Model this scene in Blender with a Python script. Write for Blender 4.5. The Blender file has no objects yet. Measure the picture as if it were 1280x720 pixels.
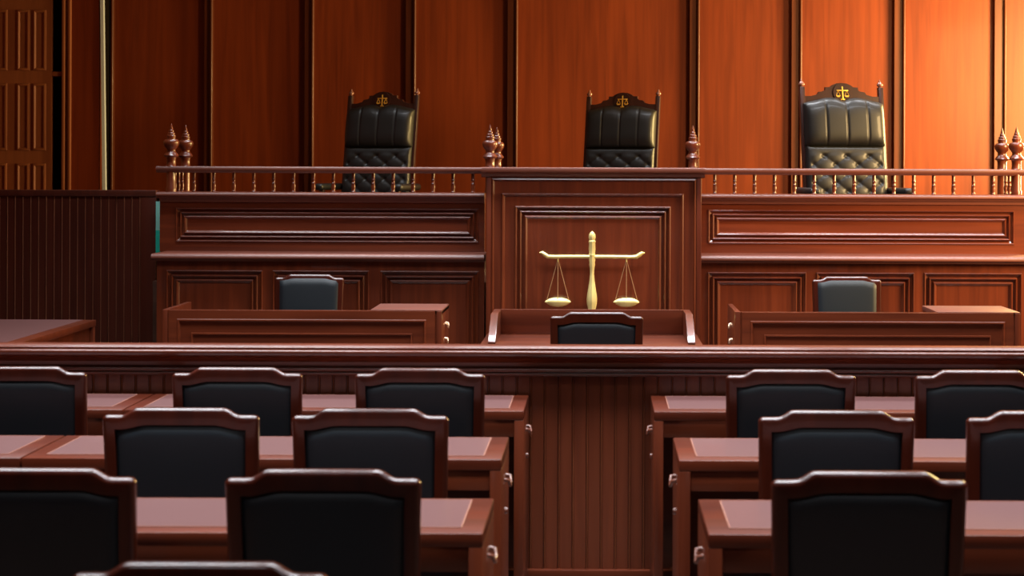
import bpy, bmesh, math, random
from mathutils import Vector, Matrix
PI = math.pi
random.seed(7)
scene = bpy.context.scene
C = scene.collection

# ------------------------------------------------------------------ camera, world, lights, exposure
F = 2100.0; H = 1.87; VX = 750.0; VY = 210.0      # focal length in px of a 1280x720 frame, eye height, principal point
cam_d = bpy.data.cameras.new('camera'); cam = bpy.data.objects.new('camera', cam_d); C.objects.link(cam)
cam.location = (0, 0, H); cam.rotation_euler = (PI/2, math.radians(-0.22), 0)
cam_d.sensor_width = 36; cam_d.lens = F/1280*36
cam_d.shift_x = -(VX-640)/1280; cam_d.shift_y = -(360-VY)/1280
cam_d.clip_end = 100
cam_d.dof.use_dof = True; cam_d.dof.focus_distance = 12.2; cam_d.dof.aperture_fstop = 4.5
scene.camera = cam

w = bpy.data.worlds.new('world'); scene.world = w; w.use_nodes = True
w.node_tree.nodes['Background'].inputs[0].default_value = (0.75, 0.82, 1.0, 1)
w.node_tree.nodes['Background'].inputs[1].default_value = 0.4
scene.view_settings.view_transform = 'Standard'; scene.view_settings.look = 'None'
scene.view_settings.gamma = 1; scene.view_settings.use_curve_mapping = False
scene.view_settings.exposure = 0.25

def area(name, loc, rot, sx, sy, power, col):
    l = bpy.data.lights.new(name, 'AREA'); l.shape = 'RECTANGLE'; l.size = sx; l.size_y = sy
    l.energy = power; l.color = col
    o = bpy.data.objects.new(name, l); C.objects.link(o); o.location = loc; o.rotation_euler = rot
    return o
CZ = 4.6
COOL = (0.90, 0.94, 1.0)
# cool ceiling panels over the public seats and the well
for (x, y, sx, sy, p, spr) in [(-1.9, 0.8, 1.6, 0.8, 20, 150), (1.9, 0.8, 1.6, 0.8, 20, 150),  # this pair is added to light the chair backs
        (-2.6, 4.4, 2.4, 0.7, 55, 90), (0.2, 4.4, 2.4, 0.7, 55, 90), (3.0, 4.4, 2.4, 0.7, 55, 90),
        (-2.6, 6.8, 2.4, 1.1, 85, 100), (0.2, 6.8, 2.4, 1.1, 85, 100), (3.0, 6.8, 2.4, 1.1, 85, 100),
        (-2.6, 9.8, 2.4, 1.1, 70, 110), (0.2, 9.8, 2.4, 1.1, 78, 110), (3.0, 9.8, 2.4, 1.1, 78, 110),
        (-2.6, 12.4, 2.4, 0.4, 36, 100), (0.2, 12.1, 2.4, 0.4, 72, 100), (3.0, 12.4, 2.4, 0.4, 55, 100),
        (-2.2, 14.5, 2.4, 0.6, 34, 85), (0.8, 14.5, 2.4, 0.6, 40, 85), (3.6, 14.5, 2.0, 0.6, 30, 85)]:
    a_ = area('ceiling_panel_light', (x, y, CZ-0.03), (0, 0, 0), sx, sy, p, COOL); a_.data.spread = math.radians(spr)
# warm area lamps added at the right wall for the orange glow, source unseen
area('window_light', (5.55, 16.2, 2.8), (0, PI/2, 0), 2.2, 1.5, 760, (1.0, 0.70, 0.25))
l2 = area('window_light', (5.55, 11.5, 2.9), (0, PI/2-0.36, -0.65), 2.2, 1.4, 185, (1.0, 0.66, 0.28)); l2.data.spread = math.radians(110)

# ------------------------------------------------------------------ helpers
def PX(px, Y): return (px-VX)*Y/F
def PZ(py, Y): return H-(py-VY)*Y/F

def mat_new(name):
    m = bpy.data.materials.new(name); m.use_nodes = True
    return m, m.node_tree, m.node_tree.nodes['Principled BSDF']

def wood(name, dark, light, axis='Z', rough=0.36, coat=0.55, freq=1.0, spec=0.4):
    m, nt, b = mat_new(name); N = nt.nodes; L = nt.links
    tc = N.new('ShaderNodeTexCoord'); oi = N.new('ShaderNodeObjectInfo')
    add = N.new('ShaderNodeVectorMath'); add.operation = 'ADD'
    mul = N.new('ShaderNodeMath'); mul.operation = 'MULTIPLY'; mul.inputs[1].default_value = 17.3
    L.new(oi.outputs['Random'], mul.inputs[0]); L.new(tc.outputs['Object'], add.inputs[0]); L.new(mul.outputs[0], add.inputs[1])
    mp = N.new('ShaderNodeMapping'); sc = [14*freq]*3; sc['XYZ'.index(axis)] = 0.7*freq
    mp.inputs['Scale'].default_value = sc; L.new(add.outputs[0], mp.inputs[0])
    n1 = N.new('ShaderNodeTexNoise'); n1.inputs['Scale'].default_value = 1.3; n1.inputs['Detail'].default_value = 7
    n1.inputs['Distortion'].default_value = 0.6; L.new(mp.outputs[0], n1.inputs['Vector'])
    mp2 = N.new('ShaderNodeMapping'); sc2 = [1.6]*3; sc2['XYZ'.index(axis)] = 0.5
    mp2.inputs['Scale'].default_value = sc2; L.new(add.outputs[0], mp2.inputs[0])
    n2 = N.new('ShaderNodeTexNoise'); n2.inputs['Scale'].default_value = 1.0; n2.inputs['Detail'].default_value = 3
    L.new(mp2.outputs[0], n2.inputs['Vector'])
    mx = N.new('ShaderNodeMath'); mx.operation = 'MULTIPLY_ADD'; mx.inputs[1].default_value = 0.6
    ms = N.new('ShaderNodeMath'); ms.operation = 'MULTIPLY'; ms.inputs[1].default_value = 0.4
    L.new(n2.outputs['Fac'], ms.inputs[0]); L.new(n1.outputs['Fac'], mx.inputs[0]); L.new(ms.outputs[0], mx.inputs[2])
    cr = N.new('ShaderNodeValToRGB'); cr.color_ramp.elements[0].position = 0.32; cr.color_ramp.elements[1].position = 0.68
    cr.color_ramp.elements[0].color = (*dark, 1); cr.color_ramp.elements[1].color = (*light, 1)
    L.new(mx.outputs[0], cr.inputs[0]); L.new(cr.outputs[0], b.inputs['Base Color'])
    b.inputs['Roughness'].default_value = rough; b.inputs['Coat Weight'].default_value = coat
    b.inputs['Coat Roughness'].default_value = 0.10; b.inputs['Specular IOR Level'].default_value = spec
    bp = N.new('ShaderNodeBump'); bp.inputs['Strength'].default_value = 0.004; bp.inputs['Distance'].default_value = 0.004
    L.new(n1.outputs['Fac'], bp.inputs['Height']); L.new(bp.outputs[0], b.inputs['Normal'])
    return m

def plain(name, col, rough=0.5, metal=0.0, coat=0.0, bump=0.0, bscale=60, sheen=0.0, spec=0.5):
    m, nt, b = mat_new(name); N = nt.nodes; L = nt.links
    tc = N.new('ShaderNodeTexCoord'); n = N.new('ShaderNodeTexNoise'); n.inputs['Scale'].default_value = bscale
    n.inputs['Detail'].default_value = 5; L.new(tc.outputs['Object'], n.inputs['Vector'])
    cr = N.new('ShaderNodeValToRGB'); cr.color_ramp.elements[0].color = (*[c*0.85 for c in col], 1)
    cr.color_ramp.elements[1].color = (*[min(1, c*1.12) for c in col], 1)
    L.new(n.outputs['Fac'], cr.inputs[0]); L.new(cr.outputs[0], b.inputs['Base Color'])
    b.inputs['Roughness'].default_value = rough; b.inputs['Metallic'].default_value = metal
    b.inputs['Coat Weight'].default_value = coat; b.inputs['Specular IOR Level'].default_value = spec
    b.inputs['Sheen Weight'].default_value = sheen
    if bump:
        bp = N.new('ShaderNodeBump'); bp.inputs['Strength'].default_value = bump; bp.inputs['Distance'].default_value = 0.002
        L.new(n.outputs['Fac'], bp.inputs['Height']); L.new(bp.outputs[0], b.inputs['Normal'])
    return m

WD, WL = (0.070, 0.0115, 0.0040), (0.165, 0.0310, 0.0095)
M_wx = wood('mahogany_x', WD, WL, 'X'); M_wz = wood('mahogany_z', WD, WL, 'Z'); M_wy = wood('mahogany_y', WD, WL, 'Y')
M_wall = wood('wall_veneer', (0.110, 0.0165, 0.0045), (0.205, 0.0360, 0.0090), 'Z', 0.45, 0.06, 0.8, 0.3)
M_walltrim = wood('wall_trim', (0.070, 0.014, 0.005), (0.125, 0.028, 0.010), 'Z', 0.42, 0.15)
M_chairw = wood('chair_wood', (0.028, 0.0042, 0.0020), (0.066, 0.0100, 0.0040), 'Z', 0.28, 0.7)
M_throne = wood('throne_wood', (0.022, 0.0070, 0.0050), (0.050, 0.0150, 0.0100), 'Z', 0.33, 0.4)
M_slat = wood('slat_wood', (0.090, 0.0190, 0.0080), (0.200, 0.0450, 0.0170), 'Z', 0.34, 0.5)
M_part = wood('partition_wood', (0.055, 0.0130, 0.0080), (0.100, 0.0220, 0.0120), 'Z', 0.32, 0.35)
M_ledge = wood('ledge_wood', (0.085, 0.016, 0.007), (0.180, 0.038, 0.014), 'X', 0.48, 0.0, 1.0, 0.9)
M_bead_glint = wood('bead_wood', (0.26, 0.090, 0.045), (0.38, 0.150, 0.075), 'Z', 0.35, 0.4)  # paler than the boards: side-light highlight put into the bead colour
M_bead_glint2 = wood('bead_wood_warm', (0.22, 0.060, 0.025), (0.36, 0.110, 0.045), 'Z', 0.35, 0.4)  # same painted highlight for the beads of the bar
M_clerk = wood('clerk_wood', (0.095, 0.0170, 0.0060), (0.215, 0.0430, 0.0140), 'X')
M_door = wood('door_wood', (0.190, 0.0600, 0.0270), (0.300, 0.1000, 0.0430), 'Z', 0.42, 0.15)
M_inlay = plain('desk_inlay', (0.130, 0.056, 0.052), 0.40, coat=0.15, bump=0.15, bscale=90)
M_leather = plain('black_leather', (0.0040, 0.0090, 0.0130), 0.46, bump=0.05, bscale=140, spec=0.65)
M_jleather = plain('judge_leather', (0.0095, 0.0090, 0.0085), 0.46, coat=0.12, bump=0.04, bscale=120, spec=0.4)
M_gold = plain('gold', (1.0, 0.78, 0.31), 0.34, metal=0.35, bscale=30)
M_golddark = plain('emblem_gold', (0.85, 0.48, 0.07), 0.35, metal=0.4)
M_brass = plain('handle_brass', (0.75, 0.50, 0.33), 0.3, metal=0.7)
M_copper = plain('handle_copper', (0.17, 0.050, 0.028), 0.32, coat=0.5)
M_cord = plain('cord_bronze', (0.42, 0.24, 0.12), 0.5, metal=0.3)
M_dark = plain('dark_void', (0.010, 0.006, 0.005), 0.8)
M_white = plain('off_white', (0.55, 0.62, 0.72), 0.5)
M_plaster = plain('plaster', (0.66, 0.60, 0.54), 0.85, bscale=20)
M_ceil = plain('ceiling_paint', (0.22, 0.16, 0.12), 0.85, bscale=20)
M_floor = wood('floor_boards', (0.050, 0.024, 0.016), (0.090, 0.045, 0.030), 'Y', 0.35, 0.2)
M_teal = plain('teal_pale', (0.35, 0.95, 0.80), 0.45)
M_teal2 = plain('teal_deep', (0.02, 0.70, 0.52), 0.45)
M_black = plain('black_metal', (0.02, 0.02, 0.02), 0.35, metal=0.6)

def link_bm(name, bm, m, parent=None, smooth=35, recalc=True):
    if recalc: bmesh.ops.recalc_face_normals(bm, faces=bm.faces)
    me = bpy.data.meshes.new(name); bm.to_mesh(me); bm.free()
    ms = m if isinstance(m, (list, tuple)) else [m]
    for k in ms: me.materials.append(k)
    me.shade_smooth(); me.set_sharp_from_angle(angle=math.radians(smooth))
    o = bpy.data.objects.new(name, me); C.objects.link(o)
    if parent is not None: o.parent = parent
    return o

def box(bm, x0, x1, y0, y1, z0, z1, bev=0.0, seg=2, mi=0):
    t = bmesh.new()
    v = [t.verts.new((x, y, z)) for x in (x0, x1) for y in (y0, y1) for z in (z0, z1)]
    for f in ((0,1,3,2), (4,6,7,5), (0,4,5,1), (2,3,7,6), (0,2,6,4), (1,5,7,3)): t.faces.new([v[i] for i in f])
    if bev: bmesh.ops.bevel(t, geom=list(t.edges), offset=bev, segments=seg, affect='EDGES', profile=0.5)
    merge(bm, t, mi)
def merge(bm, t, mi=0, mtx=None):
    vm = {}
    for v in t.verts: vm[v] = bm.verts.new(mtx @ v.co if mtx else v.co)
    for f in t.faces:
        try:
            g = bm.faces.new([vm[v] for v in f.verts]); g.material_index = mi
        except ValueError: pass
    t.free()
def B(name, m, parent, *boxes, smooth=35):
    bm = bmesh.new()
    for b in boxes: box(bm, *b)
    return link_bm(name, bm, m, parent, smooth)
def lathe(bm, prof, cx, cy, z0, seg=24, sx=1.0):
    rings = []
    for r, z in prof:
        if r < 1e-5: rings.append([bm.verts.new((cx, cy, z0+z))])
        else: rings.append([bm.verts.new((cx+r*math.cos(2*PI*k/seg)*sx, cy+r*math.sin(2*PI*k/seg), z0+z)) for k in range(seg)])
    for a, b in zip(rings, rings[1:]):
        for k in range(seg):
            k2 = (k+1) % seg
            if len(a) == 1 and len(b) == 1: continue
            if len(a) == 1: bm.faces.new((a[0], b[k], b[k2]))
            elif len(b) == 1: bm.faces.new((a[k], a[k2], b[0]))
            else: bm.faces.new((a[k], a[k2], b[k2], b[k]))
    for r in (rings[0], rings[-1]):
        if len(r) > 1: bm.faces.new(r)
def extrude_x(bm, prof, x0, x1):
    """closed (y,z) profile swept along x"""
    a = [bm.verts.new((x0, y, z)) for y, z in prof]; b = [bm.verts.new((x1, y, z)) for y, z in prof]
    n = len(prof)
    for i in range(n): bm.faces.new((a[i], a[(i+1) % n], b[(i+1) % n], b[i]))
    bm.faces.new(a); bm.faces.new(b[::-1])
def prism_xz(bm, pts, y0, y1, bev=0.0, seg=2, mi=0):
    t = bmesh.new()
    a = [t.verts.new((x, y0, z)) for x, z in pts]; b = [t.verts.new((x, y1, z)) for x, z in pts]
    n = len(pts)
    for i in range(n): t.faces.new((a[i], a[(i+1) % n], b[(i+1) % n], b[i]))
    t.faces.new(a); t.faces.new(b[::-1])
    if bev:
        ed = [e for e in t.edges if len(e.link_faces) == 2 and e.calc_face_angle(0) > 0.9]
        bmesh.ops.bevel(t, geom=ed, offset=bev, segments=seg, affect='EDGES', profile=0.5, clamp_overlap=True)
    merge(bm, t, mi)
def tube(bm, pts, r, seg=8, caps=True):
    rs = r if isinstance(r, (list, tuple)) else [r]*len(pts)
    pts = [Vector(p) for p in pts]; rings = []
    for i, p in enumerate(pts):
        d = (pts[min(i+1, len(pts)-1)]-pts[max(i-1, 0)]).normalized()
        ref = Vector((0, 1, 0)) if abs(d.y) < 0.9 else Vector((1, 0, 0))
        u = d.cross(ref).normalized(); v = d.cross(u).normalized()
        rings.append([bm.verts.new(p+(u*math.cos(2*PI*k/seg)+v*math.sin(2*PI*k/seg))*rs[i]) for k in range(seg)])
    for a, b in zip(rings, rings[1:]):
        for k in range(seg): bm.faces.new((a[k], a[(k+1) % seg], b[(k+1) % seg], b[k]))
    if caps: bm.faces.new(rings[0]); bm.faces.new(rings[-1][::-1])
def molding(bm, x0, x1, z0, z1, y, prof):
    """mitred nested-rectangle moulding on a face whose outward side is -Y; prof = [(inset, out)], filled centre"""
    loops = []
    for ins, out in prof:
        loops.append([bm.verts.new(p) for p in ((x0+ins, y-out, z0+ins), (x1-ins, y-out, z0+ins), (x1-ins, y-out, z1-ins), (x0+ins, y-out, z1-ins))])
    for a, b in zip(loops, loops[1:]):
        for k in range(4): bm.faces.new((a[k], a[(k+1) % 4], b[(k+1) % 4], b[k]))
    bm.faces.new(loops[-1])
def ring_mould(bm, x0, x1, z0, z1, y, prof):
    loops = []
    for ins, out in prof:
        loops.append([bm.verts.new(p) for p in ((x0+ins, y-out, z0+ins), (x1-ins, y-out, z0+ins), (x1-ins, y-out, z1-ins), (x0+ins, y-out, z1-ins))])
    for a, b in zip(loops, loops[1:]+loops[:1]):
        for k in range(4): bm.faces.new((a[k], a[(k+1) % 4], b[(k+1) % 4], b[k]))
def nose(y_front, y_back, z_top, th):
    """closed (y,z) profile of a ledge: rounded nose, cove underneath"""
    r = th*0.5; pts = [(y_back, z_top)]
    for k in range(7):
        a = PI/2+PI/2*k/6*1.15
        pts.append((y_front+r+math.cos(a)*r, z_top-r+math.sin(a)*r))
    pts += [(y_front+0.006, z_top-th*0.72), (y_front+0.018, z_top-th*0.76), (y_front+0.022, z_top-th), (y_back, z_top-th)]
    return pts

def thing(name, label, cat, loc=(0,0,0), rz=0.0, group=None):
    o = bpy.data.objects.new(name, None); C.objects.link(o); o.location = loc; o.rotation_euler = (0, 0, rz)
    o.empty_display_size = 0.1
    o['label'] = label; o['category'] = cat
    if group: o['group'] = group
    return o
def struct(name, bm, m, parent=None, smooth=35):
    o = link_bm(name, bm, m, parent, smooth)
    if parent is None: o['kind'] = 'structure'
    return o
def dup(root, loc, rz, label):
    r = root.copy(); C.objects.link(r); r.location = loc; r.rotation_euler = (0, 0, rz); r['label'] = label
    for ch in list(root.children):
        c = ch.copy(); C.objects.link(c); c.parent = r
        for g in ch.children:
            d = g.copy(); C.objects.link(d); d.parent = c
    return r

# ------------------------------------------------------------------ room shell
XL, XR, YF, YB = -6.9, 5.5, -2.5, 18.0
def SB(name, m, *boxes):
    bm = bmesh.new()
    for b in boxes: box(bm, *b)
    return struct(name, bm, m)
SB('floor', M_floor, (XL-0.2, XR+0.2, YF-0.2, YB+1.6, -0.1, 0))
SB('ceiling', M_ceil, (XL-0.2, XR+0.2, YF-0.2, YB+1.6, CZ, CZ+0.1))
SB('wall_left', M_wall, (XL-0.2, XL, YF-0.2, YB+1.6, 0, CZ))
SB('wall_front', M_wall, (XL, XR, YF-0.2, YF, 0, CZ))
# right wall with two openings added for the warm lamps
wz0, wz1 = 1.7, 4.1
lamp_gaps = [(10.7, 12.3), (15.4, 17.0)]
SB('wall_right', M_wall, (XR, XR+0.2, YF-0.2, YB+1.6, 0, wz0), (XR, XR+0.2, YF-0.2, YB+1.6, wz1, CZ),
   (XR, XR+0.2, YF-0.2, lamp_gaps[0][0], wz0, wz1), (XR, XR+0.2, lamp_gaps[0][1], lamp_gaps[1][0], wz0, wz1), (XR, XR+0.2, lamp_gaps[1][1], YB+1.6, wz0, wz1))
for k, (a, b) in enumerate(lamp_gaps):  # frames round the added openings
    SB('window_%d' % (k+1), M_walltrim, (XR-0.03, XR+0.0, a-0.09, a, wz0-0.09, wz1+0.09, 0.008), (XR-0.03, XR+0.0, b, b+0.09, wz0-0.09, wz1+0.09, 0.008),
       (XR-0.03, XR+0.0, a, b, wz1, wz1+0.09, 0.008), (XR-0.05, XR+0.0, a, b, wz0-0.09, wz0, 0.008))

# back wall: veneer sheets between projecting battens
bat = [(137, 143.5), (256, 267), (381, 393), (507, 520), (634, 647), (861, 873.5), (988, 1001), (1116, 1129.5), (1241, 1255.5), (1367, 1381)]
xw0 = PX(133, YB)
SB('wall_back', M_wall, (xw0, XR+0.2, YB, YB+0.2, 0, CZ))
bm = bmesh.new()
for k, (a, b) in enumerate(bat):
    x0, x1 = PX(a, YB), PX(b, YB)
    box(bm, x0, x1-0.018, YB-0.055, YB, 0.9, CZ, 0.004, 1)
    box(bm, x1-0.026, x1, YB-0.085, YB, 0.9, CZ, 0.010, 3)
struct('trim_1', bm, M_walltrim)

# left corner of the back wall: panelled door leaf, open dark bay, casing, narrow panel, off-white strip
YD = 17.4
def recess_panel(bm, x0, x1, z0, z1, y):
    molding(bm, x0, x1, z0, z1, y, [(0, 0.0), (0.004, 0.014), (0.018, 0.018), (0.030, 0.010), (0.036, -0.012), (0.05, -0.012)])
XA, XBd = XL, PX(64, YD)
door_bm = bmesh.new()
dx1, dx0 = XBd, PX(-62, YD)
zr = [(PZ(-62, YD), PZ(13, YD)-0.0), ]
rows = [(PZ(-72, YD), PZ(1.5-2, YD)), (PZ(17-2, YD), PZ(91, YD)), (PZ(107, YD), PZ(191, YD)), (PZ(207, YD), PZ(290, YD)), (PZ(306, YD), PZ(390, YD))]
cols = [(-46, -31), (-26, -11), (-6, 9), (21, 37), (41, 57.5)]
box(door_bm, dx0, dx1, YD, YD+0.06, 0.02, 4.3)
door = struct('door_1', door_bm, M_door)
for (zt, zb) in rows:
    zt = min(zt, 4.2)
    for (c0, c1) in cols:
        bm = bmesh.new(); recess_panel(bm, PX(c0, YD), PX(c1, YD), zb, zt, YD-0.001); link_bm('door_panel', bm, M_door, door)
SB('wall_corner', M_part, (XL, XR+0.2, YB+1.4, YB+1.6, 0, CZ), (XL, dx0, YD, YD+0.06, 0, CZ), (dx0, dx1, YD, YD+0.06, 4.3, CZ))
# casing and narrow panel
SB('trim_2', M_door, (PX(77.5, YD), PX(81.5, YD), YD-0.03, YD+0.5, 0, CZ, 0.008), (PX(81.5, YD), PX(85, YD), YD, YD+0.5, 0, CZ),
   (PX(85, YD), PX(88.5, YD), YD-0.025, YD+0.5, 0, CZ, 0.008))
SB('trim_3', M_door, (PX(64, YD), PX(78, YD), YD+0.0, YD+0.25, PZ(96+2, YD), PZ(90+2, YD), 0.008))
SB('wall_panel', M_wall, (PX(88.5, YD), PX(123, YD), YD+0.01, YD+0.12, 0, CZ))
bm = bmesh.new()
a = [bm.verts.new((PX(p, YD), y, z)) for p, y, z in ((129.0, YD, 1.0), (133.0, YD, 1.0), (133.0, YD+0.05, 1.0), (129.0, YD+0.05, 1.0))]
b = [bm.verts.new((PX(p, YD), y, z)) for p, y, z in ((122.6, YD, CZ), (126.4, YD, CZ), (126.4, YD+0.05, CZ), (122.6, YD+0.05, CZ))]
for k in range(4): bm.faces.new((a[k], a[(k+1) % 4], b[(k+1) % 4], b[k]))
bm.faces.new(a); bm.faces.new(b)
struct('trim_4', bm, M_white)
SB('trim_5', M_dark, (PX(112, 17.92), PX(136, 17.92), 17.92, 17.995, 0, CZ))  # dark board standing in for the shade beside the narrow panel
# judges' platform
SB('platform', M_floor, (PX(196, 13.5)-0.02, PX(1290, 13.5), 13.47, YB-0.002, 0, 0.95))

# ------------------------------------------------------------------ judges' bench
YL = 13.0      # lower fronts
YU = 13.40     # upper fronts
MOLD = [(0, 0.0), (0.001, 0.006), (0.006, 0.009), (0.012, 0.006), (0.015, -0.006), (0.030, -0.016), (0.036, -0.016), (0.038, 0.004), (0.044, 0.009), (0.051, 0.005), (0.055, -0.014),
        (0.070, -0.018), (0.072, 0.000), (0.080, 0.006), (0.088, 0.002), (0.100, -0.012)]
def face_frame(bm, x0, x1, z0, z1, ya, yb, holes):
    """rails and stiles of a panelled front around a row of rectangular openings"""
    hz0, hz1 = holes[0][2], holes[0][3]
    box(bm, x0, x1, ya, yb, z0, hz0); box(bm, x0, x1, ya, yb, hz1, z1)
    xs = [x0]+[v for h in holes for v in (h[0], h[1])]+[x1]
    for a, b in zip(xs[::2], xs[1::2]): box(bm, a, b, ya, yb, hz0, hz1)
NEWEL = [(0.040, 0), (0.040, 0.02), (0.034, 0.03), (0.034, 0.30), (0.040, 0.31), (0.050, 0.315)]
FIN = [(0.043, 0.0), (0.038, 0.006), (0.037, 0.050), (0.041, 0.072), (0.056, 0.080), (0.059, 0.088), (0.052, 0.100), (0.040, 0.112), (0.034, 0.124), (0.036, 0.138), (0.048, 0.152),
       (0.058, 0.168), (0.0625, 0.188), (0.060, 0.202), (0.050, 0.213), (0.034, 0.219), (0.033, 0.226), (0.036, 0.236), (0.036, 0.246), (0.028, 0.252), (0.030, 0.262), (0.026, 0.269), (0.019, 0.274),
       (0.021, 0.283), (0.018, 0.290), (0.013, 0.296), (0.013, 0.304), (0.009, 0.318), (0.0035, 0.338), (0.0, 0.343)]
BAL = [(r*1.25, z) for r, z in [(0.012, 0), (0.014, 0.006), (0.010, 0.012), (0.012, 0.028), (0.0135, 0.050), (0.010, 0.068), (0.0135, 0.073), (0.010, 0.078), (0.010, 0.095), (0.0135, 0.102), (0.010, 0.108), (0.011, 0.160)]]
CAPZ, RAILZ = 1.668, 1.872
def make_wing(name, label, pxl, pxr, lower, upper, balx, newels, end_left):
    t = thing(name, label, 'bench', (PX((pxl+pxr)/2, YL), YU, 0)); ox, oy = t.location.x, t.location.y
    X = lambda p, Y: PX(p, Y)-ox
    xl, xr = X(pxl, YL), X(pxr, YL)
    yl, yu = YL-oy, 0.0
    el = -0.03 if end_left else 0.0; er = 0.0 if end_left else 0.03
    xl2, xr2 = X(200 if end_left else pxl, YU), X(pxr, YU)
    ledz = PZ(320, 12.95)
    B('body', M_wx, t, (xl, xr, yl+0.024, yl+0.46, 0, ledz-0.04), (xl2, xr2, yu+0.024, yu+0.06, ledz-0.02, CAPZ-0.03))
    zl1, zu0, zu1 = PZ(339.5, YL), PZ(304, YU), PZ(261.5, YU)
    bm = bmesh.new(); face_frame(bm, xl, xr, 0, ledz-0.04, yl, yl+0.024, [(X(a, YL), X(b_, YL), 0.14, zl1) for a, b_ in lower]); link_bm('lower_frame', bm, M_wz, t)
    bm = bmesh.new(); face_frame(bm, xl2, xr2, ledz, CAPZ-0.03, yu, yu+0.024, [(X(upper[0], YU), X(upper[1], YU), zu0, zu1)]); link_bm('upper_frame', bm, M_wx, t)
    for a, b_ in lower:
        bm = bmesh.new(); molding(bm, X(a, YL), X(b_, YL), 0.14, zl1, yl, MOLD); link_bm('lower_panel', bm, M_wz, t, 25)
    bm = bmesh.new(); molding(bm, X(upper[0], YU), X(upper[1], YU), zu0, zu1, yu, [(i*0.90, o) for i, o in MOLD]); link_bm('upper_panel', bm, M_wx, t, 25)
    bm = bmesh.new(); extrude_x(bm, nose(yl-0.06, yu+0.01, ledz+0.004, 0.056), xl+el, xr+er); link_bm('ledge', bm, M_ledge, t, 50)
    bm = bmesh.new(); extrude_x(bm, nose(yu-0.055, yu+0.09, CAPZ, 0.05), xl2+el*0.6, xr2+er)
    extrude_x(bm, [(yu-0.02, CAPZ-0.05), (yu-0.012, CAPZ-0.08), (yu+0.001, CAPZ-0.085), (yu+0.001, CAPZ-0.05)], xl2, xr2); link_bm('cap', bm, M_ledge, t, 50)
    yr = 0.02
    xh0, xh1 = (X(196.5, YU+yr), xr2) if end_left else (xl2, X(1300, YU))
    bm = bmesh.new(); extrude_x(bm, [(yr-0.045, RAILZ-0.012), (yr-0.038, RAILZ-0.003), (yr-0.02, RAILZ), (yr+0.045, RAILZ), (yr+0.045, RAILZ-0.042), (yr-0.026, RAILZ-0.052), (yr-0.036, RAILZ-0.042), (yr-0.045, RAILZ-0.030)], xh0, xh1)
    link_bm('handrail', bm, M_ledge, t, 40)
    for p in balx:
        bm = bmesh.new(); lathe(bm, BAL, X(p, YU+yr), yr, CAPZ, 12)
        link_bm('baluster', bm, M_wz, t, 60)
    for p, Yn in newels:
        z0 = CAPZ if Yn < 13.5 else 0.95; hgt = RAILZ-z0
        bm = bmesh.new(); r = 0.037
        lathe(bm, [(0.042, 0), (0.042, 0.03), (r, 0.04), (r, hgt)], X(p, Yn), Yn-oy, z0, 20)
        n = link_bm('newel_post', bm, M_wz, t, 50)
        bm = bmesh.new(); lathe(bm, FIN, X(p, Yn), Yn-oy, RAILZ-0.002, 24); link_bm('finial', bm, M_wz, n, 50)
    # return rail with small balusters towards the wall
    pe = [q for q in newels if (q[0] < 300 or q[0] > 1200)]
    (pa, ya), (pb, yb) = sorted(pe, key=lambda q: q[1])
    B('return_rail', M_wy, t, (X(pa, ya)-0.035, X(pa, ya)+0.035, ya-oy+0.04, yb-oy, RAILZ-0.042, RAILZ-0.002, 0.006),
      (X(pa, ya)-0.04, X(pa, ya)+0.04, ya-oy+0.15, yb-oy+0.06, 0.95, CAPZ, 0.004))
    for k in (1, 2, 3):
        bm = bmesh.new(); lathe(bm, BAL, X(pa, ya)+0.0, ya-oy+(yb-ya)*k/4, CAPZ, 12); link_bm('baluster', bm, M_wz, t, 60)
    return t
NW = 13.42
make_wing('judges_bench', 'left half of the long mahogany judges bench with panelled front and low balustrade', 196.5, 606,
          [(208.5, 329), (341.5, 462), (476, 599)], (220, 598.5), [242.5+24.9*k for k in range(15)],
          [(214, NW), (232, NW+0.47), (612.5, NW+0.05), (621, NW+0.75)], True)
make_wing('judges_bench', 'right half of the long mahogany judges bench lit orange by the window light', 875, 1287,
          [(885, 1008.5), (1021, 1143.5), (1155.5, 1278)], (885.5, 1268), [893.5+24.85*k for k in range(15)],
          [(1270.5, NW), (1252.5, NW+0.47), (866, NW+0.05)], False)

# central raised pulpit front
YP = 12.78
t = thing('bench_pulpit', 'projecting centre section of the judges bench with nested panel mouldings', 'bench', (PX(742.5, YP), YP, 0))
ox = t.location.x; X = lambda p, Y=YP: PX(p, Y)-ox
B('body', M_wz, t, (X(608), X(877), 0.024, 0.62, 0, RAILZ-0.02))
bm = bmesh.new(); face_frame(bm, X(608), X(877), 0, RAILZ-0.02, 0, 0.024, [(X(643.5), X(839), 0.22, PZ(257.5, YP))]); link_bm('face_frame', bm, M_wz, t)
B('pilaster', M_wz, t, (X(608), X(614.5), -0.014, 0.02, 0, PZ(222, YP), 0.006)); B('pilaster', M_wz, t, (X(870.5), X(877), -0.014, 0.02, 0, PZ(222, YP), 0.006))
bm = bmesh.new()
zt = RAILZ+0.002
extrude_x(bm, [(0.64, zt), (-0.05, zt), (-0.062, zt-0.006), (-0.066, zt-0.02), (-0.062, zt-0.036), (-0.05, zt-0.044), (-0.034, zt-0.050), (-0.028, zt-0.066), (-0.016, zt-0.074), (0.0, zt-0.078), (0.64, zt-0.078)], X(602), X(881))
link_bm('top', bm, M_ledge, t, 40)
bm = bmesh.new(); ring_mould(bm, X(614.5), X(870.5), 0.05, PZ(223, YP), 0.001, [(0, 0), (0.002, 0.012), (0.012, 0.016), (0.022, 0.002), (0.024, 0)]); link_bm('outer_frame', bm, M_wz, t, 25)
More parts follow.
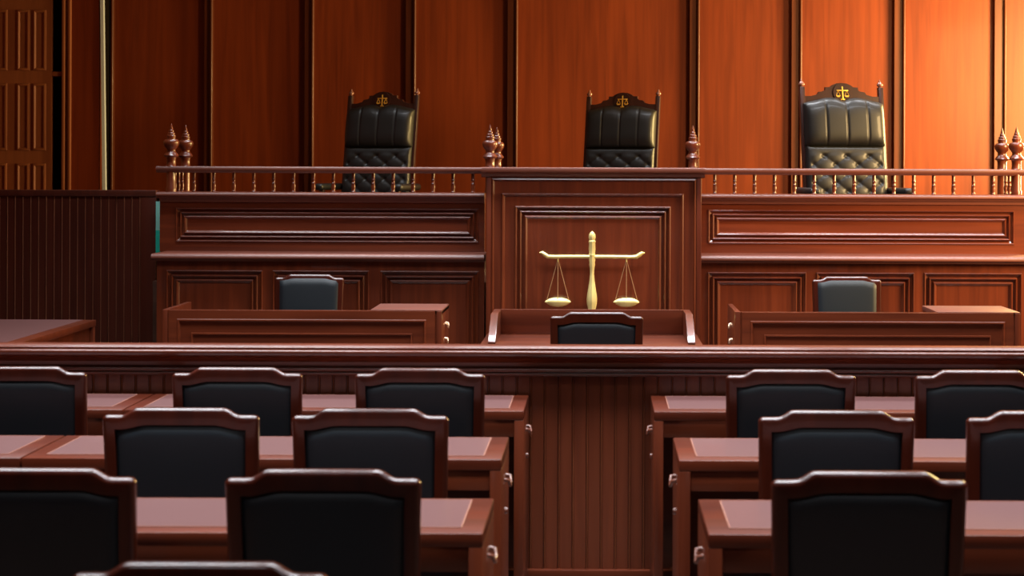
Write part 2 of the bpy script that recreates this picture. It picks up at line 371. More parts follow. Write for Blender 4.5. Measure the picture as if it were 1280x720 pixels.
bm = bmesh.new(); ring_mould(bm, X(627), X(855), 0.12, PZ(241.5, YP), 0.001, [(0, 0), (0.002, 0.012), (0.010, 0.017), (0.020, 0.012), (0.026, 0.002), (0.028, 0)]); link_bm('bead_moulding', bm, M_wz, t, 25)
bm = bmesh.new(); molding(bm, X(643.5), X(839), 0.22, PZ(257.5, YP), 0.0,
    [(0, 0), (0.002, 0.008), (0.010, 0.013), (0.018, 0.008), (0.022, -0.014), (0.034, -0.018), (0.037, 0.002), (0.045, 0.008), (0.053, 0.002), (0.057, -0.018), (0.072, -0.018), (0.075, 0.004), (0.086, 0.010), (0.098, 0.000)])
link_bm('centre_panel', bm, M_wz, t, 25)

# scales of justice mounted on the centre panel
YS = YP-0.085
t = thing('scales_of_justice', 'gold scales of justice mounted on the centre panel of the judges bench', 'scales', (PX(740.5, YS), YS, 0))
ox = t.location.x; S = YS/F
Z = lambda p: PZ(p, YS)
bm = bmesh.new()
prof = [(392, 4.3), (387, 4.5), (380, 6.2), (374, 6.5), (368, 6.0), (360, 4.6), (350, 3.2), (342, 2.6), (335, 3.0), (331, 3.9), (328, 3.6), (325, 4.2), (321, 3.6), (319, 4.3), (316, 3.6), (312, 4.3), (304, 4.0), (302, 4.5), (300, 3.6), (297, 4.4), (293, 4.0), (290.5, 2.2), (288.5, 0)]
lathe(bm, [(w*S, Z(y)) for y, w in prof], 0, 0, 0, 8)
link_bm('post', bm, M_gold, t, 30)
bm = bmesh.new()
sh = [(6, 0.0), (25, 0), (50, 0.3), (55.5, 0.0), (60, -3.0), (62.5, -4.8), (66, -5.0)]
for s in (-1, 1):
    tube(bm, [(s*a*S, -0.0, Z(321+b)) for a, b in [(0, 0)]+sh], [2.4*S, 2.3*S, 2.3*S, 2.4*S, 2.7*S, 2.7*S, 2.2*S, 0.5*S], 8)
link_bm('beam', bm, M_gold, t, 50)
for s, cx in ((-1, -42.6), (1, 43.0)):
    bm = bmesh.new()
    rx = 16.5*S
    lathe(bm, [(0, Z(384)), (6*S, Z(383.4)), (11*S, Z(381.6)), (15*S, Z(379)), (rx, Z(377.8)), (15*S, Z(375.6)), (10*S, Z(373.2)), (5*S, Z(372.2)), (0, Z(372))], cx*S, 0, 0, 24)
    for v in bm.verts: v.co.y *= 0.3
    pan = link_bm('pan', bm, M_gold, t, 40)
    for d, yy in ((-13.5, 0.0), (0, -0.02), (13.5, 0.0)):
        bm = bmesh.new(); tube(bm, [(cx*S, 0, Z(324)), ((cx+d)*S, yy, Z(374.5))], 0.0026, 6); link_bm('cord', bm, M_cord, pan)
    bm = bmesh.new(); tube(bm, [(cx*S, 0, Z(323)), (cx*S, 0, Z(327.5))], 0.006, 8); link_bm('hook', bm, M_gold, pan)
bm = bmesh.new()
tube(bm, [(0, 0, Z(321)), (0, 0.085, Z(321))], 0.012, 8); link_bm('wall_mount', bm, M_gold, t)
bm = bmesh.new(); tube(bm, [(0, 0, Z(380)), (0, 0.085, Z(380))], 0.012, 8); link_bm('wall_mount', bm, M_gold, t)

# ------------------------------------------------------------------ bead-board partition at the left, teal strip in the gap
def slats(bm, x0, x1, z0, z1, y, pitch, phase=0.0):
    """one surface of vertical boards with a rounded bead and groove between them"""
    n0 = math.floor((x0-phase)/pitch)
    pts = []
    k = n0
    while phase+k*pitch < x1:
        b = phase+k*pitch
        for dx, dy in ((0.0, 0.0), (0.0015, 0.009), (0.0045, 0.009), (0.0055, 0.0), (0.0058, -0.005), (0.0075, -0.0075), (0.0092, -0.005), (0.0095, 0.0), (0.0105, 0.003), (0.012, 0.0)):
            if x0 < b+dx < x1: pts.append((b+dx, y+dy))
        k += 1
    pts = [(x0, y)]+pts+[(x1, y)]
    a = [bm.verts.new((x, yy, z0)) for x, yy in pts]; c = [bm.verts.new((x, yy, z1)) for x, yy in pts]
    for i in range(len(pts)-1):
        f_ = bm.faces.new((a[i], a[i+1], c[i+1], c[i]))
        if min(pts[i][1], pts[i+1][1]) < y-0.004: f_.material_index = 1  # bead faces get the painted highlight colour
YQ = 13.75
t = thing('partition', 'dark bead-board partition left of the judges bench with narrow vertical slats', 'partition', (PX(60, YQ), YQ, 0))
ox = t.location.x; X = lambda p: PX(p, YQ)-ox
zc = PZ(240, YQ)
B('core', M_part, t, (XL-ox+0.01, X(195.3), 0.014, 0.10, 0, zc-0.01))
bm = bmesh.new(); slats(bm, XL-ox+0.01, X(178), 0.10, zc-0.05, 0.0, 0.0637, X(174)); link_bm('slat_panel', bm, [M_part, M_bead_glint], t, 20)
B('top_rail', M_part, t, (XL-ox+0.01, X(195.3), -0.012, 0.11, zc-0.052, zc, 0.005))
B('end_stile', M_part, t, (X(176.5), X(195.3), -0.006, 0.105, 0, zc-0.05, 0.004))
B('baseboard', M_part, t, (XL-ox+0.01, X(195.3), -0.015, 0.1, 0, 0.1, 0.004))
bm = bmesh.new(); yt = YQ-0.06; tx0, tx1 = PX(195.0, yt), PX(204, yt)
box(bm, tx0, tx1, yt, yt+0.02, PZ(288+2, yt), PZ(254, yt)); o1 = link_bm('teal_board', bm, M_teal)
o1['label'] = 'thin teal strip showing in the gap left of the judges bench'; o1['category'] = 'board'
bm = bmesh.new(); box(bm, tx0, tx1, yt, yt+0.02, PZ(319, yt), PZ(288+2, yt)); link_bm('lower_half', bm, M_teal2, o1)
bm = bmesh.new(); box(bm, tx1-0.022, tx1, yt+0.002, yt+0.018, 0, PZ(318, yt)); link_bm('post', bm, M_dark, o1)

# ------------------------------------------------------------------ the bar between the public and the well
YR = 7.63
t = thing('courtroom_bar', 'long waist-high mahogany bar of vertical boards behind the front row of desks', 'barrier', (0, YR, 0))
zt = PZ(435.0, YR-0.09)
bx0, bx1 = -5.2, 5.2
B('core', M_slat, t, (bx0, bx1, 0.014, 0.055, 0, zt-0.03))
bm = bmesh.new(); slats(bm, bx0, bx1, 0.02, PZ(466, YR), 0.0, 0.0641, PX(663, YR)); link_bm('board_panel', bm, [M_slat, M_bead_glint2], t, 20)
bm = bmesh.new()
y0 = -0.09
P = [(0.065, zt), (y0+0.040, zt), (y0+0.036, zt-0.004), (y0+0.028, zt-0.004)]
P += [(y0+0.020-0.007*math.sin(a*PI/5), zt-0.008+0.006*math.cos(a*PI/5)) for a in range(0, 5)]
P += [(y0+0.012, zt-0.015), (y0+0.004, zt-0.017), (y0, zt-0.023), (y0+0.001, zt-0.030), (y0+0.006, zt-0.038), (y0+0.016, zt-0.046), (y0+0.030, zt-0.052), (y0+0.042, zt-0.056), (y0+0.050, zt-0.070),
     (y0+0.060, zt-0.074), (y0+0.066, zt-0.104), (0.065, zt-0.104)]
extrude_x(bm, P, bx0, bx1); link_bm('cap_rail', bm, M_wx, t, 45)
bm = bmesh.new(); zb = PZ(460.5, YR)
P = [(0.02, zb+0.02), (-0.020, zb+0.02), (-0.022, zb+0.004)]
P += [(-0.040-0.009*math.sin(a*PI/6), zb-0.005+0.009*math.cos(a*PI/6)) for a in range(0, 7)]
P += [(-0.030, zb-0.015)]
P += [(-0.032-0.008*math.sin(a*PI/6), zb-0.024+0.008*math.cos(a*PI/6)) for a in range(0, 7)]
P += [(-0.015, zb-0.033), (0.02, zb-0.033)]
extrude_x(bm, P, bx0, bx1)
link_bm('bead_moulding', bm, M_wx, t, 35)
B('baseboard', M_wx, t, (bx0, bx1, -0.03, 0.06, 0, 0.05, 0.006))

# ------------------------------------------------------------------ desks of the public side
DZ = H-1.025; DL = 1.685; DD = 0.50
def handle(bm, x, y, z, s):
    """bail pull on an end panel; s = outward x direction"""
    tube(bm, [(x, y-0.05, z+0.006), (x+s*0.016, y-0.048, z+0.004), (x+s*0.019, y-0.03, z-0.014), (x+s*0.020, y, z-0.022), (x+s*0.019, y+0.03, z-0.014), (x+s*0.016, y+0.048, z+0.004), (x, y+0.05, z+0.006)], [0.008, 0.007, 0.006, 0.007, 0.006, 0.007, 0.008], 8)
def make_desk(label, loc, sides):
    t = thing('long_desk', label, 'desk', loc, 0, 'public desks in front of the bar')
    h = DL/2
    bm = bmesh.new(); z0, z1 = DZ-0.04, DZ
    ix, iy0, iy1 = h-0.068, 0.075, DD-0.03
    box(bm, -h, h, 0, DD, z0, z1-0.001, 0.004)
    o = link_bm('desktop', bm, M_desk, t)
    bm = bmesh.new(); box(bm, -ix, ix, iy0, iy1, z1-0.004, z1+0.0008, 0.0006, 1); link_bm('inlay', bm, M_inlay, o)
    bm = bmesh.new()
    for a, b, c, d in ((-ix-0.004, -ix, iy0, iy1), (ix, ix+0.004, iy0, iy1), (-ix, ix, iy0-0.004, iy0), (-ix, ix, iy1, iy1+0.004)): box(bm, a, b, c, d, z1-0.003, z1+0.0012)
    link_bm('inlay_trim', bm, M_brasswood, o)
    B('apron', M_wx, t, (-h+0.04, h-0.04, 0.012, 0.032, z0-0.072, z0, 0.002))
    B('shelf', M_wx, t, (-h+0.04, h-0.04, 0.034, DD-0.03, z0-0.072, z0-0.055))
    B('back_panel', M_wx, t, (-h+0.04, h-0.04, DD-0.04, DD-0.015, 0.08, z0))
    for s in (-1, 1):
        e = B('end_panel', M_wz, t, (s*h-(0.04 if s > 0 else 0), s*h+(0.04 if s < 0 else 0), 0.0, DD, 0, z0, 0.003))
        if s not in sides: continue
        bm = bmesh.new(); handle(bm, s*h, 0.25, DZ-0.115, s); link_bm('handle', bm, M_copper, e, 60)
        bm = bmesh.new(); tube(bm, [(s*h-s*0.005, 0.25, DZ-0.23), (s*h+s*0.010, 0.25, DZ-0.23)], [0.015, 0.011], 12); link_bm('knob', bm, M_copper, e, 60)
    return t
M_desk = wood('desk_wood', (0.058, 0.0090, 0.0034), (0.135, 0.0235, 0.0078), 'X', 0.34, 0.3, 1.0, 0.4)
M_brasswood = plain('inlay_line', (0.30, 0.13, 0.09), 0.4)
# near edge Y, and the x of the aisle-side end
d0 = make_desk('left desk of the front row against the bar, nearest the aisle', (-0.318-DL/2, 7.08, 0), (1,))
dup(d0, (-0.343-DL/2, 5.90, 0), 0, 'left desk of the middle row, nearest the aisle')
dup(d0, (-0.325-DL/2, 4.71, 0), 0, 'left desk of the row nearest the camera')
d1 = make_desk('second desk of the front row against the bar, at the far left', (-0.318-DL*1.5-0.006, 7.08, 0), ())
dup(d1, (-0.343-DL*1.5-0.006, 5.90, 0), 0, 'desk at the far left of the middle row, butted to its neighbour')
d2 = make_desk('right desk of the front row against the bar', (0.232+DL/2, 7.08, 0), (-1,))
dup(d2, (0.282+DL/2, 5.90, 0), 0, 'right desk of the middle row')
dup(d2, (0.308+DL/2, 4.71, 0), 0, 'right desk of the row nearest the camera')

# ------------------------------------------------------------------ court chairs
CW = 0.52; CH = 1.07
def smooth01(t): t = max(0, min(1, t)); return t*t*(3-2*t)
def crest(u, drop=0.024, a=0.125, b=0.225):     # u 0..1 across the rail
    u = min(u, 1-u)
    return -drop+drop*smooth01((u-a)/(b-a))
def rake(bm, z0=0.45, k=0.10):
    for v in bm.verts:
        if v.co.z > z0: v.co.y -= k*(v.co.z-z0)
def make_chair(label, loc, rz):
    t = thing('court_chair', label, 'chair', loc, rz, 'wooden framed black leather chairs')
    zb = 0.52; st = 0.042; W2 = CW/2; tp = 0.010
    def wx(z): return W2-tp*(CH-z)/(CH-zb)
    outer, inner = [], []
    n = 6; rc = 0.018; zs = CH-0.024                    # zs: height of the shoulders
    for i in range(n+1):
        z = zb+(zs-rc-0.002-zb)*i/n; outer.append((-wx(z), z)); inner.append((-wx(z)+st, max(min(z, CH-0.071), zb+0.05)))
    for k in range(1, 6):
        a = PI-PI/2*k/5; outer.append((-W2+rc+rc*math.cos(a), zs-rc+rc*math.sin(a))); inner.append((-W2+st, CH-0.0708))
    m = 36
    for i in range(1, m):
        x = -W2+rc+(CW-2*rc)*i/m; u = (x+W2)/CW
        outer.append((x, CH+crest(u))); xi = max(-W2+st, min(W2-st, x)); inner.append((xi, CH-0.056+crest((xi+W2)/CW, 0.015, 0.12, 0.29)))
    half = outer[:n+6], inner[:n+6]
    outer += [(-x, z) for x, z in half[0][::-1]]; inner += [(-x, z) for x, z in half[1][::-1]]
    N = len(outer)
    def off(d):
        r = []
        for i in range(N):
            p, q = Vector(outer[i-1]), Vector(outer[(i+1) % N])
            t_ = (q-p).normalized(); nrm = Vector((t_.y, -t_.x)); o_ = Vector(outer[i])
            if i in (0, N-1): nrm = Vector((1 if i == 0 else -1, 0))
            r.append((o_.x+nrm.x*d, o_.y+nrm.y*d))
        return r
    bm = bmesh.new(); hy = 0.021; R_ = 0.016
    loops = [[(x, -hy, z) for x, z in inner]]
    for k in range(5):
        a = PI/2*k/4; loops.append([(x, -hy+R_*(1-math.sin(a)) if False else -hy+R_*(1-math.cos(a)), z) for x, z in off(R_*(1-math.sin(a)))])
    for k in range(5):
        a = PI/2*(1-k/4); loops.append([(x, hy-R_*(1-math.cos(a)), z) for x, z in off(R_*(1-math.sin(a)))])
    loops.append([(x, hy, z) for x, z in inner])
    L_ = [[bm.verts.new(p) for p in l] for l in loops]
    for a_, b_ in zip(L_, L_[1:]+L_[:1]):
        for i in range(N):
            j = (i+1) % N; bm.faces.new((a_[i], a_[j], b_[j], b_[i]))
    bmesh.ops.dissolve_degenerate(bm, dist=0.0002, edges=bm.edges)
    bmesh.ops.remove_doubles(bm, verts=bm.verts, dist=0.0001)
    rake(bm); link_bm('back_frame', bm, M_chairw, t, 40)
    # padded back panel, upholstered on both sides
    bm = bmesh.new(); nu, nv = 26, 22
    def padpt(u, v, side):
        x = (-W2+st-0.004)+(CW-2*st+0.008)*u; z1 = CH-0.053+crest((x+W2)/CW, 0.015, 0.12, 0.29); z = zb+0.045+(z1-zb-0.045)*v
        x *= (wx(z)-st+0.004)/(W2-st+0.004)
        pu = 1-abs(2*u-1)**12; pv = 1-abs(2*v-1)**14
        th = 0.004+0.020*math.sqrt(max(0, pu*pv))*(0.8+0.2*(1-(2*u-1)**2)*(1-(2*v-1)**2))
        if side > 0: th += 0.016; z += 0.026*max(0, (v-0.5)*2)**2
        return (x, side*th, z)
    for side in (-1, 1):
        g = [[bm.verts.new(padpt(i/nu, j/nv, side)) for j in range(nv+1)] for i in range(nu+1)]
        for i in range(nu):
            for j in range(nv): bm.faces.new((g[i][j], g[i+1][j], g[i+1][j+1], g[i][j+1]))
    rake(bm); link_bm('back_pad', bm, M_leather, t, 60)
    # seat
    bm = bmesh.new(); box(bm, -0.235, 0.235, 0.03, 0.46, 0.43, 0.49, 0.022, 4); link_bm('seat', bm, M_leather, t, 60)
    B('seat_frame', M_chairw, t, (-0.24, 0.24, 0.0, 0.46, 0.375, 0.435, 0.006))
    for sx in (-1, 1):
        B('leg', M_chairw, t, (sx*0.245-0.02, sx*0.245+0.02, 0.415, 0.455, 0, 0.40, 0.005))
        bm = bmesh.new(); pts = [(-0.035, 0), (0.0, 0.25), (0.004, 0.42), (-0.002, 0.56)]
        a = [[bm.verts.new((sx*0.235+dx, y+dy, z)) for dx, dy in ((-0.02, -0.018), (0.02, -0.018), (0.02, 0.018), (-0.02, 0.018))] for y, z in pts]
        for r, q in zip(a, a[1:]):
            for k in range(4): bm.faces.new((r[k], r[(k+1) % 4], q[(k+1) % 4], q[k]))
        bm.faces.new(a[0]); bm.faces.new(a[-1]); link_bm('leg', bm, M_chairw, t)
    return t
def cx(px, Y): return PX(px, Y)
Y1, Y2, Y3, Y4 = 6.70, 5.57, 4.45, 3.40
RK = 0.062
c0 = make_chair('front row chair left of the aisle, nearest the aisle', (cx(526, Y1), Y1+RK, 0), 0)
chairs = [
 (297.5, Y1, 0.0, 'second front row chair left of the aisle'),
 (27, Y1, 0.02, 'front row chair at the far left, cut off by the photo edge'),
 (464, Y2, 0.0, 'middle row chair left of the aisle, nearest the aisle'),
 (227.5, Y2, 0.0, 'middle row chair further left, before the joint of two desks'),
 (405.5, Y3, 0.0, 'large near chair left of the aisle, whole top rail visible'),
 (49, Y3, 0.0, 'large near chair at the left photo edge, its left side cut off'),
 (252, Y4, 0.0, 'chair closest to the camera, only its top rail peeking up at the bottom'),
 (989.5, Y1, 0.0, 'front row chair right of the aisle, nearest the aisle'),
 (1226, Y1, 0.0, 'front row chair at the right photo edge'),
 (1047, Y2, 0.0, 'middle row chair right of the aisle, nearest the aisle'),
 (1307, Y2, 0.0, 'middle row chair half cut off by the right photo edge'),
 (1088, Y3, 0.0, 'large near chair right of the aisle'),
 (746.5, 9.33, 0.0, 'single chair at the small witness desk in the middle of the well')]
for px, Y, rz, lab in chairs: dup(c0, (cx(px, Y), Y+RK, 0), rz, lab)
dup(c0, (cx(385.5, 12.45), 12.45, 0), PI-0.03, 'clerk chair facing out behind the left clerk desk')
dup(c0, (cx(1060.5, 12.45), 12.45, 0), PI+0.03, 'clerk chair facing out behind the right clerk desk')

# ------------------------------------------------------------------ witness desk
YW = 9.72; WZ = 0.85
t = thing('witness_desk', 'small open-fronted desk with raised back and side boards below the gold scales', 'desk', (-0.045, YW, 0))
h = 0.60
zt = PZ(387, 10.3)
B('desktop', M_wx, t, (-h-0.045, h+0.045, 0.0, 0.62, WZ-0.035, WZ, 0.006))
B('lower_shelf', M_wx, t, (-h+0.0, h-0.0, 0.03, 0.58, WZ-0.16, WZ-0.14))
B('back_board', M_wx, t, (-h, h, 0.58, 0.605, WZ, zt, 0.004))
for s in (-1, 1):
    bm = bmesh.new(); xa, xb = sorted((s*h, s*(h-0.042)))
    pts = [(0.0, WZ), (0.0, WZ+0.01), (0.27, zt), (0.58, zt), (0.58, WZ)]
    a = [bm.verts.new((xa, y, z)) for y, z in pts]; b = [bm.verts.new((xb, y, z)) for y, z in pts]
    for i in range(5): bm.faces.new((a[i], a[(i+1) % 5], b[(i+1) % 5], b[i]))
    bm.faces.new(a); bm.faces.new(b)
    bmesh.ops.recalc_face_normals(bm, faces=bm.faces); bmesh.ops.bevel(bm, geom=list(bm.edges), offset=0.002, segments=2, affect='EDGES')
    link_bm('side_board', bm, M_wy, t)
    B('end_panel', M_wz, t, (min(s*h, s*(h-0.035)), max(s*h, s*(h-0.035)), 0.03, 0.6, 0, WZ-0.035, 0.003))
B('modesty_panel', M_wx, t, (-h+0.035, h-0.035, 0.56, 0.59, 0.08, WZ-0.035))

# ------------------------------------------------------------------ clerk desks
def clerk_desk(label, pxa, pxb, cab):
    """cab = (x0, x1) of the closed pedestal in px on the front plane; panels raised round an open top"""
    Y = 11.3; zt = PZ(389, Y)
    t = thing('clerk_desk', label, 'desk', (PX((pxa+pxb)/2, Y), Y, 0), 0, 'clerk desks in the well')
    ox = t.location.x; X = lambda p: PX(p, Y)-ox
    a, b = X(pxa), X(pxb); D = 0.53; DB = 0.66
    B('front_board', M_wx, t, (a+0.036, b-0.036, 0, 0.03, 0.02, zt-0.001))
    # mitred frame and stepped moulding
    bm = bmesh.new(); molding(bm, a+0.045, b-0.045, 0.06, zt-0.003, -0.001, [(0, 0), (0.0015, 0.006), (0.058, 0.006), (0.062, 0.013), (0.070, 0.015), (0.074, 0.007), (0.082, -0.004), (0.150, -0.004),
        (0.153, 0.008), (0.161, 0.010), (0.165, 0.001), (0.172, -0.006)])
    link_bm('front_panel', bm, M_clerk, t, 25)
    for s, x in ((-1, a), (1, b)):
        has = (cab[0] < pxb < cab[1]+5) if s > 0 else (cab[0]-5 < pxa < cab[1])
        e = B('end_panel', M_wz, t, (min(x, x-s*0.036), max(x, x-s*0.036), -0.006, D if has else DB, 0, zt-(0.004 if has else 0), 0.003))
        bm = bmesh.new(); handle(bm, x, 0.26, zt-0.115, s); link_bm('handle', bm, M_brass, e, 60)
        bm = bmesh.new(); handle(bm, x, 0.20, zt-0.215, s)
        for v in bm.verts: v.co.y = 0.22+(v.co.y-0.20)*0.5
        link_bm('handle', bm, M_brass, e, 60)
    c0_, c1_ = max(X(cab[0]), a+0.036), min(X(cab[1]), b-0.036)
    B('pedestal', M_wz, t, (c0_, c1_, 0.03, D, 0.02, zt-0.03))
    B('pedestal_lid', M_ledge, t, (c0_-0.004, X(cab[1]), 0.0, D, zt-0.028, zt+0.003, 0.003))
    o = (a+0.036, c0_-0.004)
    B('desktop', M_wx, t, (o[0], o[1], 0.03, DB, zt-0.17, zt-0.14, 0.003))
    return t
clerk_desk('clerk desk left of the aisle axis with raised closed pedestal at its right end', 203.5, 553, (464, 553))
clerk_desk('clerk desk in the right half, warmer lit, with closed pedestal at its right end', 919.5, 1276, (1173, 1276))

# ------------------------------------------------------------------ table at the far left of the well
YT = 9.9; TZ = H-(399.5+2.4-VY)*11.7/F
t = thing('side_table', 'broad table at the left photo edge standing before the slatted partition', 'table', (PX(121, 11.7)-0.9, YT, 0))
TX = 0.9; TDp = 11.7-YT
B('tabletop', M_wx, t, (-0.9, TX, 0, TDp, TZ-0.045, TZ-0.001, 0.003))
tt = [o for o in t.children if o.name.startswith('tabletop')][0]
bm = bmesh.new(); box(bm, -0.82, TX-0.085, 0.06, TDp-0.02, TZ-0.004, TZ+0.001); link_bm('inlay', bm, M_inlay, tt)
B('end_panel', M_wz, t, (TX-0.05, TX-0.03, 0.06, TDp-0.03, 0.1, TZ-0.045)); B('end_panel', M_wz, t, (-0.87, -0.85, 0.06, TDp-0.03, 0.1, TZ-0.045))
for sx in (-0.88, TX-0.035):
    for sy in (0.02, TDp-0.055): B('leg', M_wz, t, (sx-0.015, sx+0.03, sy, sy+0.05, 0, TZ-0.045, 0.004))

# ------------------------------------------------------------------ judges' chairs
def make_throne(label, loc, rz):
    """faces -Y; z=0 is the platform; the back plane passes through the origin and reclines"""
    t = thing('judge_chair', label, 'chair', loc, rz, 'judges high-backed chairs')
    TOPZ = 1.68                                     # finial tips above the platform
    REC = 0.17
    def rec(bm):
        for v in bm.verts:
            if v.co.z > 0.45: v.co.y += REC*(v.co.z-0.45)-REC*(TOPZ-0.25-0.45)
            else: v.co.y += -REC*(TOPZ-0.25-0.45)
    bz = lambda z: z-0.95
    # frame: posts with finials
    for s in (-1, 1):
        bm = bmesh.new(); box(bm, s*0.345-0.022, s*0.345+0.022, -0.005, 0.045, 0.42, 1.615, 0.006); rec(bm); p = link_bm('back_post', bm, M_throne, t)
        bm = bmesh.new(); lathe(bm, [(0.020, 0), (0.014, 0.008), (0.026, 0.020), (0.027, 0.030), (0.018, 0.042), (0.008, 0.055), (0.009, 0.062), (0.0, 0.074)], s*0.345, 0.02, 1.610, 14); rec(bm); link_bm('finial', bm, M_finial, p, 50)
    pts = [(-0.33, 1.36), (-0.33, 1.535), (-0.27, 1.535), (-0.215, 1.550), (-0.200, 1.572), (-0.160, 1.577), (-0.145, 1.588), (-0.143, 1.612), (-0.100, 1.614), (-0.085, 1.628), (-0.045, 1.645), (0, 1.650)]
    pts += [(-x, z) for x, z in pts[:-1][::-1]]
    bm = bmesh.new(); prism_xz(bm, pts, 0.0, 0.035, 0.004); rec(bm); cr = link_bm('crest_rail', bm, M_throne, t)
    bm = bmesh.new(); k = 18; prism_xz(bm, [(0.080*math.cos(2*PI*i/k), 1.567+0.080*math.sin(2*PI*i/k)) for i in range(k)], -0.012, 0.002, 0.004); rec(bm)
    md = link_bm('medallion', bm, M_throne, t)
    # gold scales emblem on the medallion
    bm = bmesh.new(); zc = 1.560; ye = -0.016
    box(bm, -0.006, 0.006, ye-0.004, ye+0.005, zc-0.052, zc+0.058, 0.002)
    box(bm, -0.018, 0.018, ye-0.004, ye+0.005, zc-0.056, zc-0.046, 0.002)
    box(bm, -0.050, 0.050, ye-0.004, ye+0.005, zc+0.020, zc+0.029, 0.002)
    for s in (-1, 1):
        tube(bm, [(s*0.038, ye, zc+0.022), (s*0.038-0.017, ye, zc-0.018)], 0.0025, 5); tube(bm, [(s*0.038, ye, zc+0.022), (s*0.038+0.017, ye, zc-0.018)], 0.0025, 5)
        prism_xz(bm, [(s*0.038-0.021, zc-0.018), (s*0.038+0.021, zc-0.018), (s*0.038+0.011, zc-0.031), (s*0.038-0.011, zc-0.031)], ye-0.004, ye+0.004)
    rec(bm); link_bm('emblem', bm, M_golddark, md)
    # headrest bolster with vertical channels
    def sheet(name, x0, x1, zfun0, zfun1, dfun, nu, nv, mat_):
        bm = bmesh.new()
        g = [[None]*(nv+1) for _ in range(nu+1)]; gb = [[None]*(nv+1) for _ in range(nu+1)]
        for i in range(nu+1):
            u = i/nu; x = x0+(x1-x0)*u
            for j in range(nv+1):
                v = j/nv; z = zfun0(u)+(zfun1(u)-zfun0(u))*v
                g[i][j] = bm.verts.new((x, -dfun(u, v, x, z), z)); gb[i][j] = bm.verts.new((x, 0.0, z))
        for i in range(nu):
            for j in range(nv): bm.faces.new((g[i][j], g[i+1][j], g[i+1][j+1], g[i][j+1]))
        for i in range(nu):
            for j in (0, nv): bm.faces.new((g[i][j], g[i+1][j], gb[i+1][j], gb[i][j]))
        for j in range(nv):
            for i in (0, nu): bm.faces.new((g[i][j], g[i][j+1], gb[i][j+1], gb[i][j]))
        rec(bm); return link_bm(name, bm, mat_, t, 70)
    def ztop(u):
        w_ = min(u, 1-u)
        return 1.482+0.040*smooth01(w_/0.34)-0.026*math.exp(-((u-0.5)/0.075)**2)-0.012*math.exp(-(w_/0.03)**2)
    def zbot(u): return 1.108+0.006*math.exp(-(min(u, 1-u)/0.03)**2)
    def dh(u, v, x, z):
        pu = (1-abs(2*u-1)**10)**0.5; pv = (1-abs(2*v-1)**3.6)**0.5 if abs(2*v-1) < 1 else 0
        d = 0.035+0.085*pu*pv
        for sx in (0.25, 0.51, 0.77): d -= 0.009*math.exp(-((u-sx)/0.010)**2)*min(1, pv*1.5)
        q = min(abs(u-s) for s in (0.0, 0.25, 0.51, 0.77, 1.0)); d += 0.001*math.sin(min(1, q/0.12)*PI/2)*pv
        return d
    sheet('headrest', -0.345, 0.345, zbot, ztop, dh, 80, 28, M_jleather)
    def dt(u, v, x, z):
        pu = (1-abs(2*u-1)**12)**0.5; pv = (1-abs(2*v-1)**14)**0.5
        p_ = (x-0.0)/0.195; q_ = (z-1.030)/0.150
        cre = math.sqrt(abs(math.sin(PI*(p_+q_))*math.sin(PI*(p_-q_))))
        btn = math.exp(-(((p_-round(p_))*0.195)**2+((q_-round(q_))*0.15)**2)/0.00035)+math.exp(-(((p_-math.floor(p_)-0.5)*0.195)**2+((q_-math.floor(q_)-0.5)*0.15)**2)/0.00035)
        inside = smooth01((0.335-abs(x))/0.05)*smooth01((1.075-z)/0.05)
        return 0.030+pu*pv*(0.036+inside*(0.013*(cre-0.6))-0.014*btn*inside)
    tb = sheet('tufted_back', -0.342, 0.342, lambda u: 0.50, lambda u: 1.118, dt, 72, 72, M_jleather)
    for r in range(-1, 1):
        for kk in (-1, 0, 1):
            for (bx_, bz_) in ((kk*0.195, 1.030+r*0.15), ((kk-0.5)*0.195, 0.955+r*0.15)):
                if bx_ < -0.28: continue
                bm = bmesh.new(); bmesh.ops.create_uvsphere(bm, u_segments=8, v_segments=6, radius=0.011)
                for v in bm.verts: v.co = Vector((bx_+v.co.x, -0.040+v.co.y*0.6, bz_+v.co.z))
                rec(bm); link_bm('button', bm, M_jleather, tb, 60)
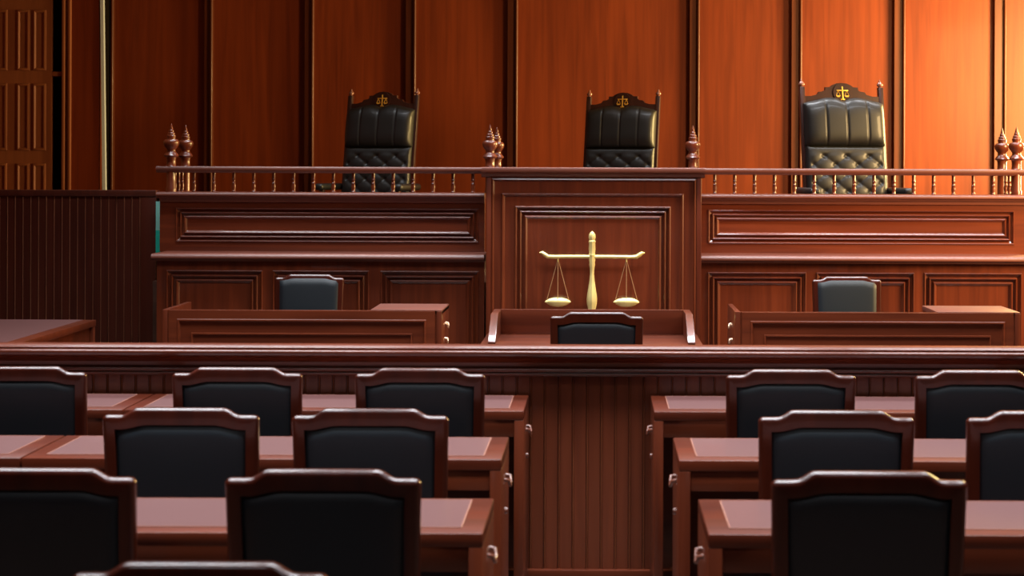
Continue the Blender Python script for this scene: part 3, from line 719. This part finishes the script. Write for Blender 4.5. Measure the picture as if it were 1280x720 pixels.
    # seat, arms, column and five-star base
    yo = -REC*(TOPZ-0.25-0.45)
    bm = bmesh.new(); box(bm, -0.33, 0.33, yo-0.52, yo+0.03, 0.42, 0.54, 0.04, 4); link_bm('seat', bm, M_jleather, t, 60)
    for s in (-1, 1):
        bm = bmesh.new(); box(bm, s*0.40-0.045, s*0.40+0.045, yo-0.40, yo+0.10, 0.70, 0.765, 0.028, 4)
        a_ = link_bm('armrest', bm, M_jleather, t, 60)
        bm = bmesh.new(); box(bm, s*0.385-0.02, s*0.385+0.02, yo-0.36, yo-0.31, 0.46, 0.71, 0.006); box(bm, s*0.37-0.03, s*0.37+0.03, yo-0.36, yo-0.30, 0.45, 0.49, 0.006); link_bm('arm_support', bm, M_throne, a_)
    bm = bmesh.new(); lathe(bm, [(0.05, 0.09), (0.05, 0.16), (0.03, 0.17), (0.03, 0.38), (0.10, 0.40), (0.10, 0.43)], 0, yo-0.24, 0, 16); link_bm('column', bm, M_black, t, 50)
    for k in range(5):
        a5 = 2*PI*k/5+0.3; bm = bmesh.new()
        tube(bm, [(0.03*math.cos(a5), yo-0.24+0.03*math.sin(a5), 0.11), (0.30*math.cos(a5), yo-0.24+0.30*math.sin(a5), 0.075)], [0.028, 0.018], 8)
        l_ = link_bm('base_leg', bm, M_black, t, 60)
        bm = bmesh.new(); bmesh.ops.create_uvsphere(bm, u_segments=12, v_segments=8, radius=0.032)
        for v in bm.verts: v.co = Vector((v.co.x+0.30*math.cos(a5), v.co.y+yo-0.24+0.30*math.sin(a5), v.co.z+0.032))
        link_bm('caster', bm, M_black, l_, 60)
    return t
M_finial = plain('chair_finial', (0.28, 0.12, 0.09), 0.25, metal=0.2, coat=0.4)
j0 = make_throne('middle high-backed black leather judge chair behind the raised centre section', (PX(777.5, 16.2), 16.2, 0.95), math.radians(-16))
dup(j0, (PX(477, 16.2), 16.2, 0.95), math.radians(-16), 'left high-backed black leather judge chair behind the left balustrade')
dup(j0, (PX(1053, 14.22), 14.22, 0.95), math.radians(9), 'right high-backed judge chair, larger and lit brown by warm light')
